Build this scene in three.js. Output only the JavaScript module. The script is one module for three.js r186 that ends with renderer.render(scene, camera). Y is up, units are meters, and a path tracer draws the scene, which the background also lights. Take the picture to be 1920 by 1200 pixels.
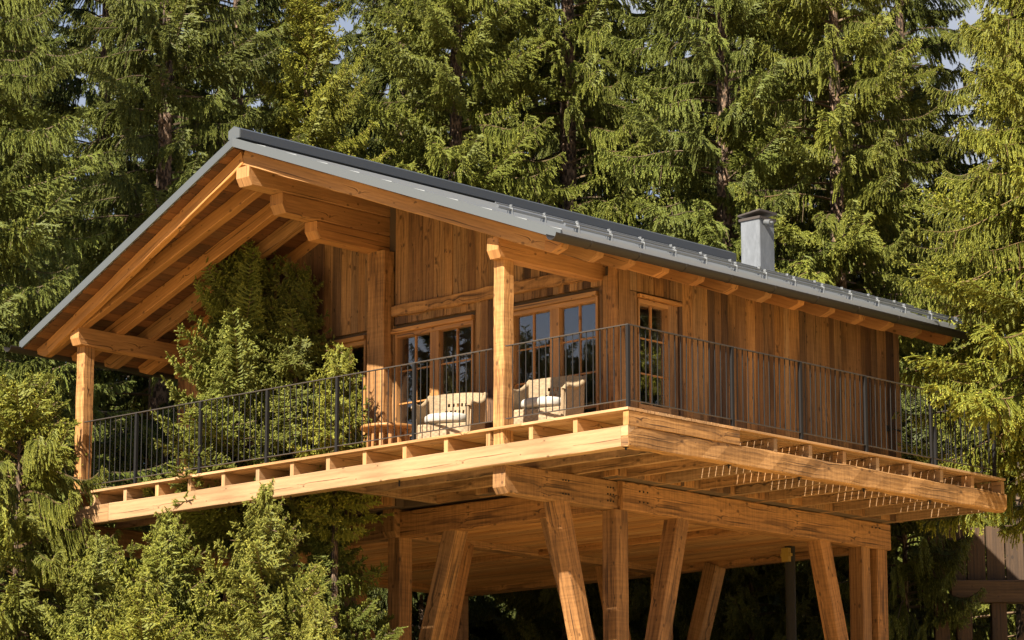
import * as THREE from 'three';
import { mergeGeometries } from 'three/addons/utils/BufferGeometryUtils.js';

// ------------------------------------------------------------------ camera, sky, sun, exposure
const scene = new THREE.Scene();
const camera = new THREE.PerspectiveCamera(11.533, 1.6, 1, 900);
camera.position.set(25.301, -6.719, 29.016);
{
  const yaw = 0.7544, pitch = 0.2003;
  camera.lookAt(25.301 - Math.sin(yaw) * Math.cos(pitch) * 10, -6.719 + Math.sin(pitch) * 10, 29.016 - Math.cos(yaw) * Math.cos(pitch) * 10);
}
const SUN = new THREE.Vector3(0.20, 0.95, 1.0).normalize();
const sun = new THREE.DirectionalLight(new THREE.Color(1.0, 0.90, 0.74), 5.0);
sun.position.copy(SUN).multiplyScalar(80).add(new THREE.Vector3(-5, 0, -5));
sun.target.position.set(-5, 0, -5);
sun.castShadow = true;
sun.shadow.mapSize.set(4096, 4096);
Object.assign(sun.shadow.camera, { left: -30, right: 30, top: 30, bottom: -30, near: 1, far: 200 });
scene.add(sun, sun.target);
const EXPOSURE = 3.0, SKY = 0.25;

function rng(seed) { let s = seed >>> 0; return () => { s = (s + 0x6d2b79f5) | 0; let t = Math.imul(s ^ (s >>> 15), 1 | s); t = (t + Math.imul(t ^ (t >>> 7), 61 | t)) ^ t; return ((t ^ (t >>> 14)) >>> 0) / 4294967296; }; }
const lerp = (a, b, t) => a + (b - a) * t, clamp = (x, a = 0, b = 1) => Math.min(b, Math.max(a, x));
const smooth = (a, b, x) => { const t = clamp((x - a) / (b - a)); return t * t * (3 - 2 * t); };
function hash2(x, y, s) { let h = Math.imul(x | 0, 374761393) ^ Math.imul(y | 0, 668265263) ^ Math.imul(s | 0, 1274126177); h = Math.imul(h ^ (h >>> 13), 1274126177); return ((h ^ (h >>> 16)) >>> 0) / 4294967296; }
// value noise that repeats every px by py cells
function noise(x, y, px, py, s) {
  const xi = Math.floor(x), yi = Math.floor(y); let fx = x - xi, fy = y - yi;
  fx = fx * fx * (3 - 2 * fx); fy = fy * fy * (3 - 2 * fy);
  const w = (a, n) => ((a % n) + n) % n, x0 = w(xi, px), x1 = w(xi + 1, px), y0 = w(yi, py), y1 = w(yi + 1, py);
  return lerp(lerp(hash2(x0, y0, s), hash2(x1, y0, s), fx), lerp(hash2(x0, y1, s), hash2(x1, y1, s), fx), fy);
}
{
  const w = 512, h = 256, d = new Float32Array(w * h * 4);
  for (let j = 0; j < h; j++) for (let i = 0; i < w; i++) {
    const el = (j + 0.5) / h * 180 - 90, up = clamp(el / 90, 0, 1), k = Math.pow(1 - up, 3);
    let r = lerp(0.16, 0.62, k), g = lerp(0.32, 0.72, k), b = lerp(0.72, 0.86, k);
    const u = i / w * 16, v = j / h * 24;
    const c = smooth(0.48, 0.78, 0.5 * noise(u, v, 16, 24, 5) + 0.3 * noise(u * 2, v * 2.6, 32, 64, 6) + 0.2 * noise(u * 5, v * 6, 80, 144, 7)) * smooth(2, 14, el) * 0.75;
    r = lerp(r, 0.95, c); g = lerp(g, 0.95, c); b = lerp(b, 0.96, c);
    if (el < 0) { r = 0.22; g = 0.19; b = 0.13; }
    const o = (j * w + i) * 4; d[o] = r * SKY; d[o + 1] = g * SKY; d[o + 2] = b * SKY; d[o + 3] = 1;
  }
  const t = new THREE.DataTexture(d, w, h, THREE.RGBAFormat, THREE.FloatType);
  t.mapping = THREE.EquirectangularReflectionMapping; t.magFilter = t.minFilter = THREE.LinearFilter; t.wrapS = THREE.RepeatWrapping; t.needsUpdate = true;
  scene.background = t; scene.environment = t;
}

// ------------------------------------------------------------------ textures and materials
function tex(w, h, f, srgb) {
  const d = new Uint8Array(w * h * 4);
  for (let j = 0; j < h; j++) for (let i = 0; i < w; i++) { const c = f(i / w, j / h), o = (j * w + i) * 4; for (let k = 0; k < 3; k++) d[o + k] = clamp(c[k]) * 255; d[o + 3] = 255; }
  const t = new THREE.DataTexture(d, w, h); t.wrapS = t.wrapT = THREE.RepeatWrapping; t.magFilter = THREE.LinearFilter; t.minFilter = THREE.LinearMipmapLinearFilter; t.generateMipmaps = true;
  if (srgb) t.colorSpace = THREE.SRGBColorSpace;
  t.needsUpdate = true; return t;
}
// timber that is 1 m across and 3 m along the grain; returns [colour multiplier, height]
function woodPair(seed, o) {
  const R = rng(seed), knots = [], cracks = [];
  for (let i = 0; i < o.knots; i++) knots.push([R(), R(), 0.010 + R() * 0.020]);
  for (let i = 0; i < o.cracks; i++) cracks.push([R(), R(), 0.08 + R() * 0.22, R() * 6, 0.0022 + R() * 0.003]);
  const W = 256, H = 768, field = new Float32Array(W * H * 2);
  for (let j = 0; j < H; j++) for (let i = 0; i < W; i++) {
    const u = i / W, v = j / H; let du = 0, dark = 0;
    for (const [ku, kv, kr] of knots) {
      let x = u - ku, y = v - kv; x -= Math.round(x); y -= Math.round(y); y *= 3;
      const q = Math.sqrt(x * x + y * y * 0.45);
      if (q < kr * 6) { const e = Math.exp(-q * q / (kr * kr * 5)); du += Math.sign(x) * e * kr * 1.2; dark = Math.max(dark, smooth(kr, kr * 0.45, q)); }
    }
    const uu = u + du + 0.012 * (noise(u * 4, v * 2, 4, 2, seed) - 0.5);
    const ring = 0.5 + 0.5 * Math.sin((uu * o.rings + 1.6 * noise(u * 5, v * 1, 5, 1, seed + 1)) * Math.PI * 2);
    const fib = noise(uu * 90, v * 14, 90, 14, seed + 2) * 0.6 + noise(uu * 128, v * 60, 128, 60, seed + 3) * 0.4;
    const broad = 0.45 * noise(u * 9, v * 2, 9, 2, seed + 4) + 0.55 * noise(u * 26, v * 4, 26, 4, seed + 5);
    const saw = o.saw ? noise(v * 160, u * 3, 160, 3, seed + 9) : 0.5;
    let g = 1 - o.ringAmt * ring * ring - o.fibAmt * (1 - fib) - o.broadAmt * (1 - broad) - (o.saw || 0) * (1 - saw);
    let st = smooth(0.56, 0.78, 0.6 * noise(u * 6, v * 3, 6, 3, seed + 7) + 0.4 * noise(u * 30, v * 10, 30, 10, seed + 8)) * o.stain;
    g *= 0.86 + 0.28 * noise(u * 2, v * 4, 2, 4, seed + 17);
    let cr = 0;
    for (const [cu, cv, cl, ph, cw] of cracks) {
      let y = v - cv; y -= Math.round(y); if (Math.abs(y) > cl) continue;
      let x = uu - cu - 0.0025 * Math.sin(y * 22 + ph); x -= Math.round(x);
      const w = cw * (1 - Math.abs(y) / cl); if (Math.abs(x) < w * 2.2) cr = Math.max(cr, smooth(w * 2.2, w * 0.5, Math.abs(x)));
    }
    field[(j * W + i) * 2] = clamp(g * (1 - 0.55 * dark) * (1 - 0.6 * st) * (1 - 0.75 * cr), 0.03, 1);
    field[(j * W + i) * 2 + 1] = clamp(0.75 - 0.18 * ring - 0.25 * (1 - fib) - 0.3 * (1 - broad) - 0.6 * cr);
  }
  const at = (u, v, k) => field[(Math.min(H - 1, Math.floor(v * H)) * W + Math.min(W - 1, Math.floor(u * W))) * 2 + k];
  return [tex(W, H, (u, v) => { const g = at(u, v, 0), a = Math.pow(g, 0.48); return [a, Math.pow(g, 0.52), Math.pow(g, 0.58)]; }, true), tex(W, H, (u, v) => { const g = at(u, v, 1); return [g, g, g]; })];
}
const T_FRESH = woodPair(11, { knots: 26, cracks: 9, rings: 19, ringAmt: 0.09, fibAmt: 0.17, broadAmt: 0.24, stain: 0.22 });
const T_BEAM = woodPair(23, { knots: 40, cracks: 26, rings: 15, ringAmt: 0.13, fibAmt: 0.28, broadAmt: 0.36, stain: 0.75, saw: 0.14 });
const T_OLD = woodPair(37, { knots: 34, cracks: 12, rings: 22, ringAmt: 0.13, fibAmt: 0.28, broadAmt: 0.40, stain: 0.60, saw: 0.06 });
const cache = new Map(), wr = rng(8181);
function wood(T, rgb, k = 1, rough = 0.72, bump = 0.004) {
  const v = 1 + (Math.floor(wr() * 5) - 2) * 0.045, gq = Math.floor(wr() * 3) * 0.05;
  k *= v; rgb = [rgb[0] * (1 - gq), rgb[1], rgb[2] * (1 + gq * 2.2)];
  const key = [T[0].id, rgb.map((x) => x.toFixed(3)), k.toFixed(3), rough].join();
  if (!cache.has(key)) cache.set(key, new THREE.MeshStandardMaterial({ color: new THREE.Color().setRGB(rgb[0] * k * 0.735, rgb[1] * k * 0.63, rgb[2] * k * 0.475), map: T[0], bumpMap: T[1], bumpScale: bump, roughness: rough }));
  return cache.get(key);
}
const C_FRESH = [0.74, 0.485, 0.275], C_BEAM = [0.80, 0.45, 0.185], C_SUP = [0.72, 0.40, 0.165];
const PLANK_TONES = [[0.66, 0.39, 0.18], [0.50, 0.285, 0.135], [0.78, 0.47, 0.22], [0.38, 0.22, 0.11], [0.58, 0.36, 0.19], [0.23, 0.13, 0.075], [0.70, 0.40, 0.165]];
const M = {
  fresh: () => wood(T_FRESH, C_FRESH, 1, 0.65, 0.002),
  beam: () => wood(T_BEAM, C_BEAM), sup: () => wood(T_BEAM, C_SUP), old: (i) => wood(T_OLD, PLANK_TONES[i % PLANK_TONES.length], 1, 0.8, 0.005),
  soffit: (i) => wood(T_FRESH, [[0.25, 0.112, 0.045], [0.19, 0.085, 0.036], [0.31, 0.145, 0.058]][i % 3], 1, 0.75, 0.002),  // brown boards, deepened to carry the shade between the rafters
  frame: () => wood(T_FRESH, [0.72, 0.40, 0.16], 1, 0.5, 0.001),
};
const speck = tex(256, 256, (u, v) => { const g = 0.82 + 0.18 * (0.6 * noise(u * 24, v * 24, 24, 24, 3) + 0.4 * noise(u * 90, v * 90, 90, 90, 4)); return [g, g, g]; }, true);
const std = (r, g, b, o = {}) => new THREE.MeshPhysicalMaterial({ color: new THREE.Color().setRGB(r, g, b), roughness: 0.6, ...o });
const METAL = std(0.080, 0.092, 0.104, { roughness: 0.5, metalness: 0.1 }), METAL_SHADED = std(0.042, 0.048, 0.058, { roughness: 0.5, metalness: 0.1 });  // ridge cap tone: the same metal with its grazing shade put in
const SHEET = std(0.27, 0.285, 0.30, { roughness: 0.4 }), GALV = std(0.20, 0.21, 0.22, { roughness: 0.35, metalness: 0.6 });
const GUTTER = std(0.020, 0.016, 0.013, { roughness: 0.6, metalness: 0.0 }), IRON = std(0.010, 0.0095, 0.010, { roughness: 0.6, specularIntensity: 0.5 }), RAILTOP = std(0.045, 0.038, 0.033, { roughness: 0.5 });
const STUCCO = std(0.15, 0.165, 0.19, { roughness: 0.9, map: speck }), BLACK = std(0.02, 0.018, 0.016, { roughness: 0.9 });
const GLASS = new THREE.MeshPhysicalMaterial({ color: 0xffffff, transmission: 1, thickness: 0, roughness: 0.0, ior: 1.9, specularIntensity: 1 });
const INSIDE = std(0.10, 0.065, 0.04, { roughness: 0.9 });

// ------------------------------------------------------------------ building helpers
const rand = rng(2024);
function thing(name, label, category, p, group) {
  const o = new THREE.Group(); o.name = name; o.position.set(...p); scene.add(o);
  o.userData = { label, category }; if (group) o.userData.group = group;
  return o;
}
const used = new Map();
function numbered(n) { const k = used.get(n) || 0; used.set(n, k + 1); return k ? n + '_' + String(k).padStart(3, '0') : n; }
// geometry comes in world metres; a part keeps them whatever its thing's place is
function put(name, geo, mat, parent) {
  const m = new THREE.Mesh(geo, mat); m.name = name; m.castShadow = m.receiveShadow = true;
  if (parent.isGroup) m.position.copy(parent.position).negate();
  parent.add(m); return m;
}
function triGeo(P, UV) {
  const g = new THREE.BufferGeometry();
  g.setAttribute('position', new THREE.BufferAttribute(new Float32Array(P), 3));
  g.setAttribute('uv', new THREE.BufferAttribute(new Float32Array(UV), 2));
  g.computeVertexNormals(); return g;
}
const V = (x, y, z) => new THREE.Vector3(x, y, z);
// a squared timber from a to b: w across, h along "up"; c chamfer, wob hewn unevenness, cut0/cut1 = [along, rise] of a bevelled lower edge at an end, slope0/slope1 skew an end along w, dz along h
function timber(a, b, w, h, o = {}) {
  a = V(...a); b = V(...b);
  const ax = b.clone().sub(a), L = ax.length(); ax.normalize();
  const up0 = V(...(o.up || [0, 1, 0])), sd = ax.clone().cross(up0).normalize(), up = sd.clone().cross(ax).normalize();
  const c = o.c ?? 0.006, wob = o.wob || 0, segs = wob ? Math.max(2, Math.ceil(L / (o.step || 0.32))) : 1, R = rng(Math.floor((a.x * 131 + a.y * 57 + a.z * 311 + w * 991) * 100) + 77);
  const u0 = R() , v0 = R();
  const hw = w / 2, hh = h / 2;
  const sect = [[-hw + c, -hh], [hw - c, -hh], [hw, -hh + c], [hw, hh - c], [hw - c, hh], [-hw + c, hh], [-hw, hh - c], [-hw, -hh + c]];
  const side = sect.map((p, i) => { const q = sect[(i + 1) % 8]; return Math.hypot(q[0] - p[0], q[1] - p[1]); }), acc = [0]; for (const s of side) acc.push(acc[acc.length - 1] + s);
  const rings = [];
  const ring = (t, low, bev) => {
    const r = sect.map(([x, y]) => {
      const wx = wob ? (R() - 0.5) * wob : 0, wy = wob ? (R() - 0.5) * wob : 0;
      let yy = y + wy; if (low) yy = Math.max(yy, -hh + low + (y > -hh + c / 2 ? 0.004 : 0));
      let tt = t; if (bev === 0) tt += (o.slope0 || 0) * x + (o.dz0 || 0) * yy; if (bev === 1) tt += (o.slope1 || 0) * x + (o.dz1 || 0) * yy;
      return a.clone().addScaledVector(ax, tt).addScaledVector(sd, x + wx).addScaledVector(up, yy);
    });
    r.t = t; rings.push(r);
  };
  if (o.cut0) { ring(0, o.cut0[1], 0); ring(o.cut0[0], 0); } else ring(0, 0, 0);
  for (let i = 1; i < segs; i++) { const t = L * i / segs; if ((!o.cut0 || t > o.cut0[0] + 0.05) && (!o.cut1 || t < L - o.cut1[0] - 0.05)) ring(t); }
  if (o.cut1) { ring(L - o.cut1[0], 0); ring(L, o.cut1[1], 1); } else ring(L, 0, 1);
  const P = [], UV = [];
  const tri = (p, q, r, up_, uq, ur) => { P.push(p.x, p.y, p.z, q.x, q.y, q.z, r.x, r.y, r.z); UV.push(...up_, ...uq, ...ur); };
  for (let k = 0; k + 1 < rings.length; k++) for (let i = 0; i < 8; i++) {
    const A = rings[k], B = rings[k + 1], j = (i + 1) % 8, ua = u0 + acc[i], ub = u0 + acc[i + 1], va = v0 + A.t / 3, vb = v0 + B.t / 3;
    tri(A[i], A[j], B[j], [ua, va], [ub, va], [ub, vb]); tri(A[i], B[j], B[i], [ua, va], [ub, vb], [ua, vb]);
  }
  for (const [r, flip] of [[rings[0], true], [rings[rings.length - 1], false]]) for (let i = 1; i < 7; i++) {
    const f = (n) => [u0 + sect[n][0], v0 + sect[n][1] * 0.4];
    flip ? tri(r[0], r[i + 1], r[i], f(0), f(i + 1), f(i)) : tri(r[0], r[i], r[i + 1], f(0), f(i), f(i + 1));
  }
  return triGeo(P, UV);
}
// an upright or level board between limits; along = the axis of the grain
function board(x0, x1, y0, y1, z0, z1, along, o = {}) {
  const cx = (x0 + x1) / 2, cy = (y0 + y1) / 2, cz = (z0 + z1) / 2, c = o.c ?? 0.004;
  if (along === 'x') return timber([x0, cy, cz], [x1, cy, cz], z1 - z0, y1 - y0, { ...o, c });
  if (along === 'z') return timber([cx, cy, z0], [cx, cy, z1], x1 - x0, y1 - y0, { ...o, c });
  return timber([cx, y0, cz], [cx, y1, cz], x1 - x0, z1 - z0, { ...o, up: [0, 0, 1], c });
}
function box(x0, x1, y0, y1, z0, z1) { const g = new THREE.BoxGeometry(x1 - x0, y1 - y0, z1 - z0); g.translate((x0 + x1) / 2, (y0 + y1) / 2, (z0 + z1) / 2); return g; }
function rod(a, b, r, n = 6) {
  a = V(...a); b = V(...b); const d = b.clone().sub(a), g = new THREE.CylinderGeometry(r, r, d.length(), n);
  g.applyQuaternion(new THREE.Quaternion().setFromUnitVectors(V(0, 1, 0), d.clone().normalize())); g.translate(...a.add(b).multiplyScalar(0.5).toArray()); return g;
}
const merge = (list) => mergeGeometries(list.map((g) => { g = g.index ? g.toNonIndexed() : g; for (const k of Object.keys(g.attributes)) if (!['position', 'normal', 'uv'].includes(k)) g.deleteAttribute(k); return g; }));

// ------------------------------------------------------------------ the ground
function groundY(x, z) {
  const d = -((x - 25.3) * 0.685 + (z - 29.0) * 0.729), l = (x - 25.3) * 0.729 - (z - 29) * 0.685;
  let y = -8.5 + 4.3 * smooth(6, 44, d);
  y += 7.5 * smooth(66, 112, d) + 0.10 * Math.max(0, d - 112);
  return y + 0.25 * Math.sin(x * 0.31 + z * 0.17) * Math.cos(z * 0.27) + 0.02 * l * smooth(30, 60, Math.abs(l));
}
{
  const g = new THREE.PlaneGeometry(700, 700, 220, 220); g.rotateX(-Math.PI / 2); g.translate(-10, 0, -10);
  const p = g.attributes.position, uv = g.attributes.uv;
  for (let i = 0; i < p.count; i++) { p.setY(i, groundY(p.getX(i), p.getZ(i))); uv.setXY(i, p.getX(i) / 9, p.getZ(i) / 9); }
  g.computeVertexNormals();
  const t = tex(512, 512, (u, v) => { const n = 0.5 * noise(u * 12, v * 12, 12, 12, 51) + 0.3 * noise(u * 60, v * 60, 60, 60, 52) + 0.2 * noise(u * 200, v * 200, 200, 200, 53); return [lerp(0.55, 0.82, n), lerp(0.46, 0.70, n), lerp(0.29, 0.46, n)]; }, true);
  const m = new THREE.Mesh(g, new THREE.MeshStandardMaterial({ map: t, bumpMap: t, bumpScale: 0.03, roughness: 0.95 }));
  m.name = 'ground'; m.receiveShadow = true; m.userData = { kind: 'structure', label: 'dry gravelly ground sloping up under the chalet to the forest' }; scene.add(m);
}

// ------------------------------------------------------------------ the chalet on stilts
const chalet = thing('treehouse_chalet', 'larch-clad chalet raised on timber stilts with gabled roof and wraparound balcony', 'chalet', [-6.3, -4.3, -5]);
const XR = -6.33, S = 0.375, YT = 4.25;                 // ridge line, slope of the roof, height of the rafters' tops at the ridge
const roofY = (x) => YT - S * Math.abs(x - XR);
const WZ = -1.9, WX = -1.87, WXL = -10.75, WB = -8.2;   // faces of the front, right, left and back walls

// --- the stilts and main beams
for (const [x, y0] of [[-2.3, -0.45], [-10.72, -0.45]]) {
  put('main_beam', timber([x, -0.64, -0.11], [x, -0.64, -2.28], 0.22, 0.38, { wob: 0.008, cut0: [0.05, 0.08], c: 0.012, step: 0.5 }), M.sup(), chalet);
  put('main_beam', timber([x + 0.04, -0.64, -2.282], [x + 0.04, -0.64, -8.2], 0.32, 0.38, { wob: 0.010, c: 0.014, step: 0.5 }), wood(T_BEAM, C_SUP, 1.06), chalet);
}
put('main_beam', timber([-6.33, -0.64, -2.1], [-6.33, -0.64, -8.2], 0.24, 0.40, { wob: 0.008, cut0: [0.05, 0.08], c: 0.012, step: 0.5 }), M.sup(), chalet);
for (const z of [-2.32, -5.2, -8.06]) for (const [x0, x1] of [[-10.56, -6.46], [-6.2, -2.42]])
  put('cross_beam', timber([x0, -0.66, z], [x1, -0.66, z], 0.24, 0.36, { wob: 0.008, c: 0.012, step: 0.5 }), M.sup(), chalet);
const G0 = -4.35;
const posts = [[-2.28, -2.33], [-6.33, -2.33], [-10.7, -2.33], [-2.24, -8.0], [-6.33, -8.0], [-10.7, -8.0]];
for (const [x, z] of posts) {
  const gy = groundY(x, z) - 0.3;
  put('stilt', timber([x, gy, z], [x, -0.832, z], 0.25, 0.25, { up: [0, 0, 1], wob: 0.008, c: 0.012, step: 0.6 }), wood(T_BEAM, C_SUP, 0.92), chalet);
}
// struts: [x, z of the top centre, direction towards the foot of the stilt]
const strut = (x, z, dx, dz, k = 1) => {
  const n = 3.25, f = [x + dx * n, -0.83 - n, z + dz * n];
  put('strut', timber(f, [x, -0.78, z], 0.245, 0.25, { up: dz ? [1, 0, 0] : [0, 0, 1], wob: 0.008, c: 0.010, step: 0.6 }), wood(T_BEAM, C_SUP, k), chalet);
};
strut(-2.32, -1.20, 0, -0.277, 1.05); strut(-2.26, -3.58, 0, 0.26, 0.96); strut(-3.42, -2.33, 0.325, 0, 0.85); strut(-5.22, -2.33, -0.325, 0, 0.95);
strut(-2.26, -6.68, 0, -0.28, 1.0); strut(-7.5, -2.33, 0.325, 0, 0.9); strut(-9.6, -2.33, -0.325, 0, 0.9); strut(-6.33, -3.6, 0, 0.27, 0.9);
strut(-5.25, -8.0, -0.325, 0, 0.85); strut(-6.33, -6.7, 0, -0.28, 0.8);
for (const z of [-7.62]) put('stilt', timber([-2.24, -4.6, z], [-2.24, -0.832, z], 0.24, 0.2, { up: [0, 0, 1], wob: 0.01, c: 0.01, step: 0.6 }), wood(T_OLD, [0.62, 0.36, 0.16]), chalet);
put('drain_pipe', rod([-3.3, -4.6, -7.35], [-3.3, -0.72, -7.35], 0.075, 14), BLACK, chalet);
put('pipe_clip', merge([box(-3.34, -3.22, -0.98, -0.78, -7.27, -7.2), box(-3.37, -3.19, -0.9, -0.86, -7.268, -7.21)]), std(0.30, 0.19, 0.03), chalet);
{ // bolt heads in rows where the beams meet over the stilts
  const b = [], dot = (x, y, z) => b.push(rod([x - 0.01, y, z], [x + 0.006, y, z], 0.013, 6));
  for (const z0 of [-1.2, -2.08]) for (let i = 0; i < 3; i++) for (const y of [-0.55, -0.64, -0.73]) if (z0 < -2 || y !== -0.64) dot(-2.188, y, z0 - i * 0.055);
  for (let i = 0; i < 3; i++) for (const y of [-0.56, -0.7]) dot(-2.098, y, -2.62 - i * 0.08);
  for (let i = 0; i < 3; i++) dot(-2.098, -0.53, -7.75 - i * 0.09);
  put('bolt', merge(b), IRON, chalet).userData.kind = 'stuff';
}
// floor soffit of the house, boarded along x
{
  const R = rng(5); let z = -2.46;
  while (z > -7.94) { const w = 0.15 + R() * 0.03; put('soffit_board', board(-10.5, -2.35, -0.745 + R() * 0.006, -0.70, z - w + 0.006, z, 'x'), wood(T_FRESH, [[0.74, 0.42, 0.18], [0.66, 0.36, 0.15], [0.80, 0.47, 0.21]][Math.floor(R() * 3)], 1, 0.7, 0.002), chalet); z -= w; }
  put('floor_slab', box(-10.6, -2.45, -0.69, -0.46, -8.15, -2.48), INSIDE, chalet);
}

// --- the balcony
const deck = new THREE.Group(); deck.name = 'balcony'; deck.position.set(6.3, 4.3, 5); chalet.add(deck);   // geometry under it stays in world metres
const dput = (n, g, m) => { const o = new THREE.Mesh(g, m); o.name = n; o.castShadow = o.receiveShadow = true; deck.add(o); return o; };
dput('rim_beam', timber([-9.95, -0.35, -0.09], [-0.13, -0.35, -0.09], 0.18, 0.26, { wob: 0.006, c: 0.008, step: 0.6 }), M.fresh());
dput('rim_beam', timber([-10.75, -0.35, -0.088], [-9.955, -0.35, -0.088], 0.18, 0.26, { wob: 0.006, c: 0.008, step: 0.6 }), wood(T_FRESH, C_FRESH, 0.94, 0.65, 0.002));
dput('rim_beam', board(-0.127, -0.012, -0.35, -0.222, -0.18, 0.0, 'x'), wood(T_FRESH, C_FRESH, 1.02, 0.65, 0.002));
dput('rim_block', board(-0.125, -0.012, -0.478, -0.354, -0.18, -0.004, 'x', { c: 0.003 }), wood(T_BEAM, C_FRESH, 0.95));
dput('rim_beam', timber([-0.095, -0.352, -0.004], [-0.095, -0.345, -8.117], 0.168, 0.258, { wob: 0.018, c: 0.014, step: 0.28, cut1: [0.04, 0.05] }), wood(T_BEAM, [0.82, 0.49, 0.21]));
dput('edge_joist', timber([-0.045, -0.13, 0], [-0.045, -0.13, -2.163], 0.09, 0.182, { wob: 0.004, c: 0.005 }), wood(T_BEAM, [0.84, 0.52, 0.235]));
for (const x of [-0.895, -1.652, -2.40, -3.157, -3.92, -4.673, -5.38, -6.089, -6.782, -7.49, -8.2, -8.9, -9.6, -10.3])
  if (x < -7.4 && x > -9.2) dput('joist', board(x - 0.035, x + 0.035, -0.218, -0.037, -0.55, -0.012, 'z'), M.fresh());
  else dput('joist', board(x - 0.035, x + 0.035, -0.218, -0.037, -2.1, -0.012, 'z'), M.fresh());
for (const z of [-0.78, -1.46, -2.14]) { dput('joist', board(-5.388, -0.19, -0.448, -0.222, z - 0.045, z + 0.035, 'x', { wob: 0.004 }), wood(T_BEAM, C_FRESH, 0.95)); dput('joist', board(-10.7, -9.6, -0.448, -0.222, z - 0.045, z + 0.035, 'x', { wob: 0.004 }), wood(T_BEAM, C_FRESH, 0.95)); }
for (let i = 0; i < 8; i++) {
  const z = -2.885 - i * 0.7335;
  dput('joist', board(-2.3, -0.19, -0.446, -0.042, z - 0.07, z, 'x', { wob: 0.004 }), wood(T_BEAM, C_FRESH, 0.95));
  dput('joist_end', board(-0.188, -0.022, -0.214, -0.042, z - 0.07, z, 'x'), wood(T_FRESH, C_FRESH, 0.98, 0.65, 0.002));
}
dput('trimmer_joist', board(-5.47, -5.39, -0.448, -0.222, -2.2, -0.185, 'z', { wob: 0.004 }), wood(T_BEAM, C_FRESH, 0.98));
{ // boards: across the front along x, down the right side along z
  const R = rng(9);
  for (let i = 0; i < 15; i++) {
    const z1 = 0.022 - i * 0.146, z0 = z1 - 0.140, cuts = i < 4 ? [-10.86, -10.86 + 3.2 + R() * 1.2, -5.2 + R() * 1.6, -1.9 + R() * 0.8, 0.012] : [-7.3, -4.6 + R() * 1.2, -1.9 + R() * 0.7, 0.012];
    for (let k = 0; k + 1 < cuts.length; k++) dput('deck_board', board(cuts[k], cuts[k + 1] - 0.003, -0.034, 0.0 + R() * 0.003, z0, z1, 'x'), wood(T_FRESH, C_FRESH, [0.95, 1.05, 1.15][Math.floor(R() * 3)], 0.65, 0.002));
    if (i >= 4) dput('deck_board', board(-10.86, -9.5, -0.034, 0.0 + R() * 0.003, z0, z1, 'x'), wood(T_FRESH, C_FRESH, 1.05, 0.65, 0.002));
  }
  for (let i = 0; i < 16; i++) {
    const x1 = 0.012 - i * 0.1175, x0 = x1 - 0.1025, mid = -4.2 - R() * 2;
    dput('deck_board', board(x0, x1, -0.030, R() * 0.003, mid, -2.172, 'z'), wood(T_FRESH, C_FRESH, [0.95, 1.05, 1.15][i % 3], 0.65, 0.002));
    dput('deck_board', board(x0, x1, -0.030, R() * 0.003, -8.083, mid - 0.004, 'z'), wood(T_FRESH, C_FRESH, [1.05, 1.15, 0.95][i % 3], 0.65, 0.002));
  }
}
{ const bolts = []; for (const z of [-0.06, -2.05, -3.5, -4.9, -6.4]) bolts.push(rod([-0.1, -0.475, z], [-0.1, -0.52, z], 0.012, 8), box(-0.125, -0.075, -0.49, -0.484, z - 0.03, z + 0.03)); bolts.push(rod([-4.1, -0.47, -0.1], [-4.1, -0.56, -0.1], 0.012, 8), rod([-6.2, -0.47, -0.1], [-6.2, -0.53, -0.1], 0.012, 8)); dput('bolt', merge(bolts), IRON).userData.kind = 'stuff'; }

// --- posts, purlins and the ridge beam
put('porch_post', timber([-2.235, -0.218, -0.125], [-2.235, 2.2, -0.125], 0.185, 0.20, { up: [0, 0, 1], wob: 0.012, c: 0.012, step: 0.16 }), wood(T_BEAM, [0.86, 0.53, 0.25]), chalet);
put('porch_post', timber([-10.72, -0.218, -0.13], [-10.72, 2.19, -0.13], 0.175, 0.20, { up: [0, 0, 1], wob: 0.012, c: 0.012, step: 0.16 }), wood(T_BEAM, [0.84, 0.50, 0.23]), chalet);
put('purlin', timber([-2.2, 2.335, 0.12], [-2.2, 2.335, -2.0], 0.20, 0.27, { wob: 0.010, cut0: [0.045, 0.10], c: 0.012, step: 0.3 }), wood(T_FRESH, [0.72, 0.395, 0.16], 1.02), chalet);
put('purlin', timber([-10.68, 2.32, 0.12], [-10.68, 2.32, -2.0], 0.19, 0.27, { wob: 0.010, cut0: [0.045, 0.10], c: 0.012, step: 0.3 }), wood(T_FRESH, [0.72, 0.395, 0.16], 0.95), chalet);
put('ridge_beam', timber([XR, 3.875, 0.76], [XR, 3.875, -8.9], 0.26, 0.265, { wob: 0.008, cut0: [0.06, 0.11], c: 0.012, step: 0.5 }), wood(T_FRESH, [0.72, 0.395, 0.16], 0.98), chalet);
put('ridge_corbel', timber([XR, 3.60, 0.13], [XR, 3.60, -2.0], 0.255, 0.275, { wob: 0.008, cut0: [0.07, 0.12], c: 0.012, step: 0.5 }), wood(T_FRESH, [0.72, 0.395, 0.16], 0.94), chalet);
put('ridge_corbel', timber([XR, 3.33, -0.53], [XR, 3.33, -2.0], 0.25, 0.25, { wob: 0.008, cut0: [0.07, 0.11], c: 0.012, step: 0.5 }), wood(T_FRESH, [0.72, 0.395, 0.16], 0.9), chalet);

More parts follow.
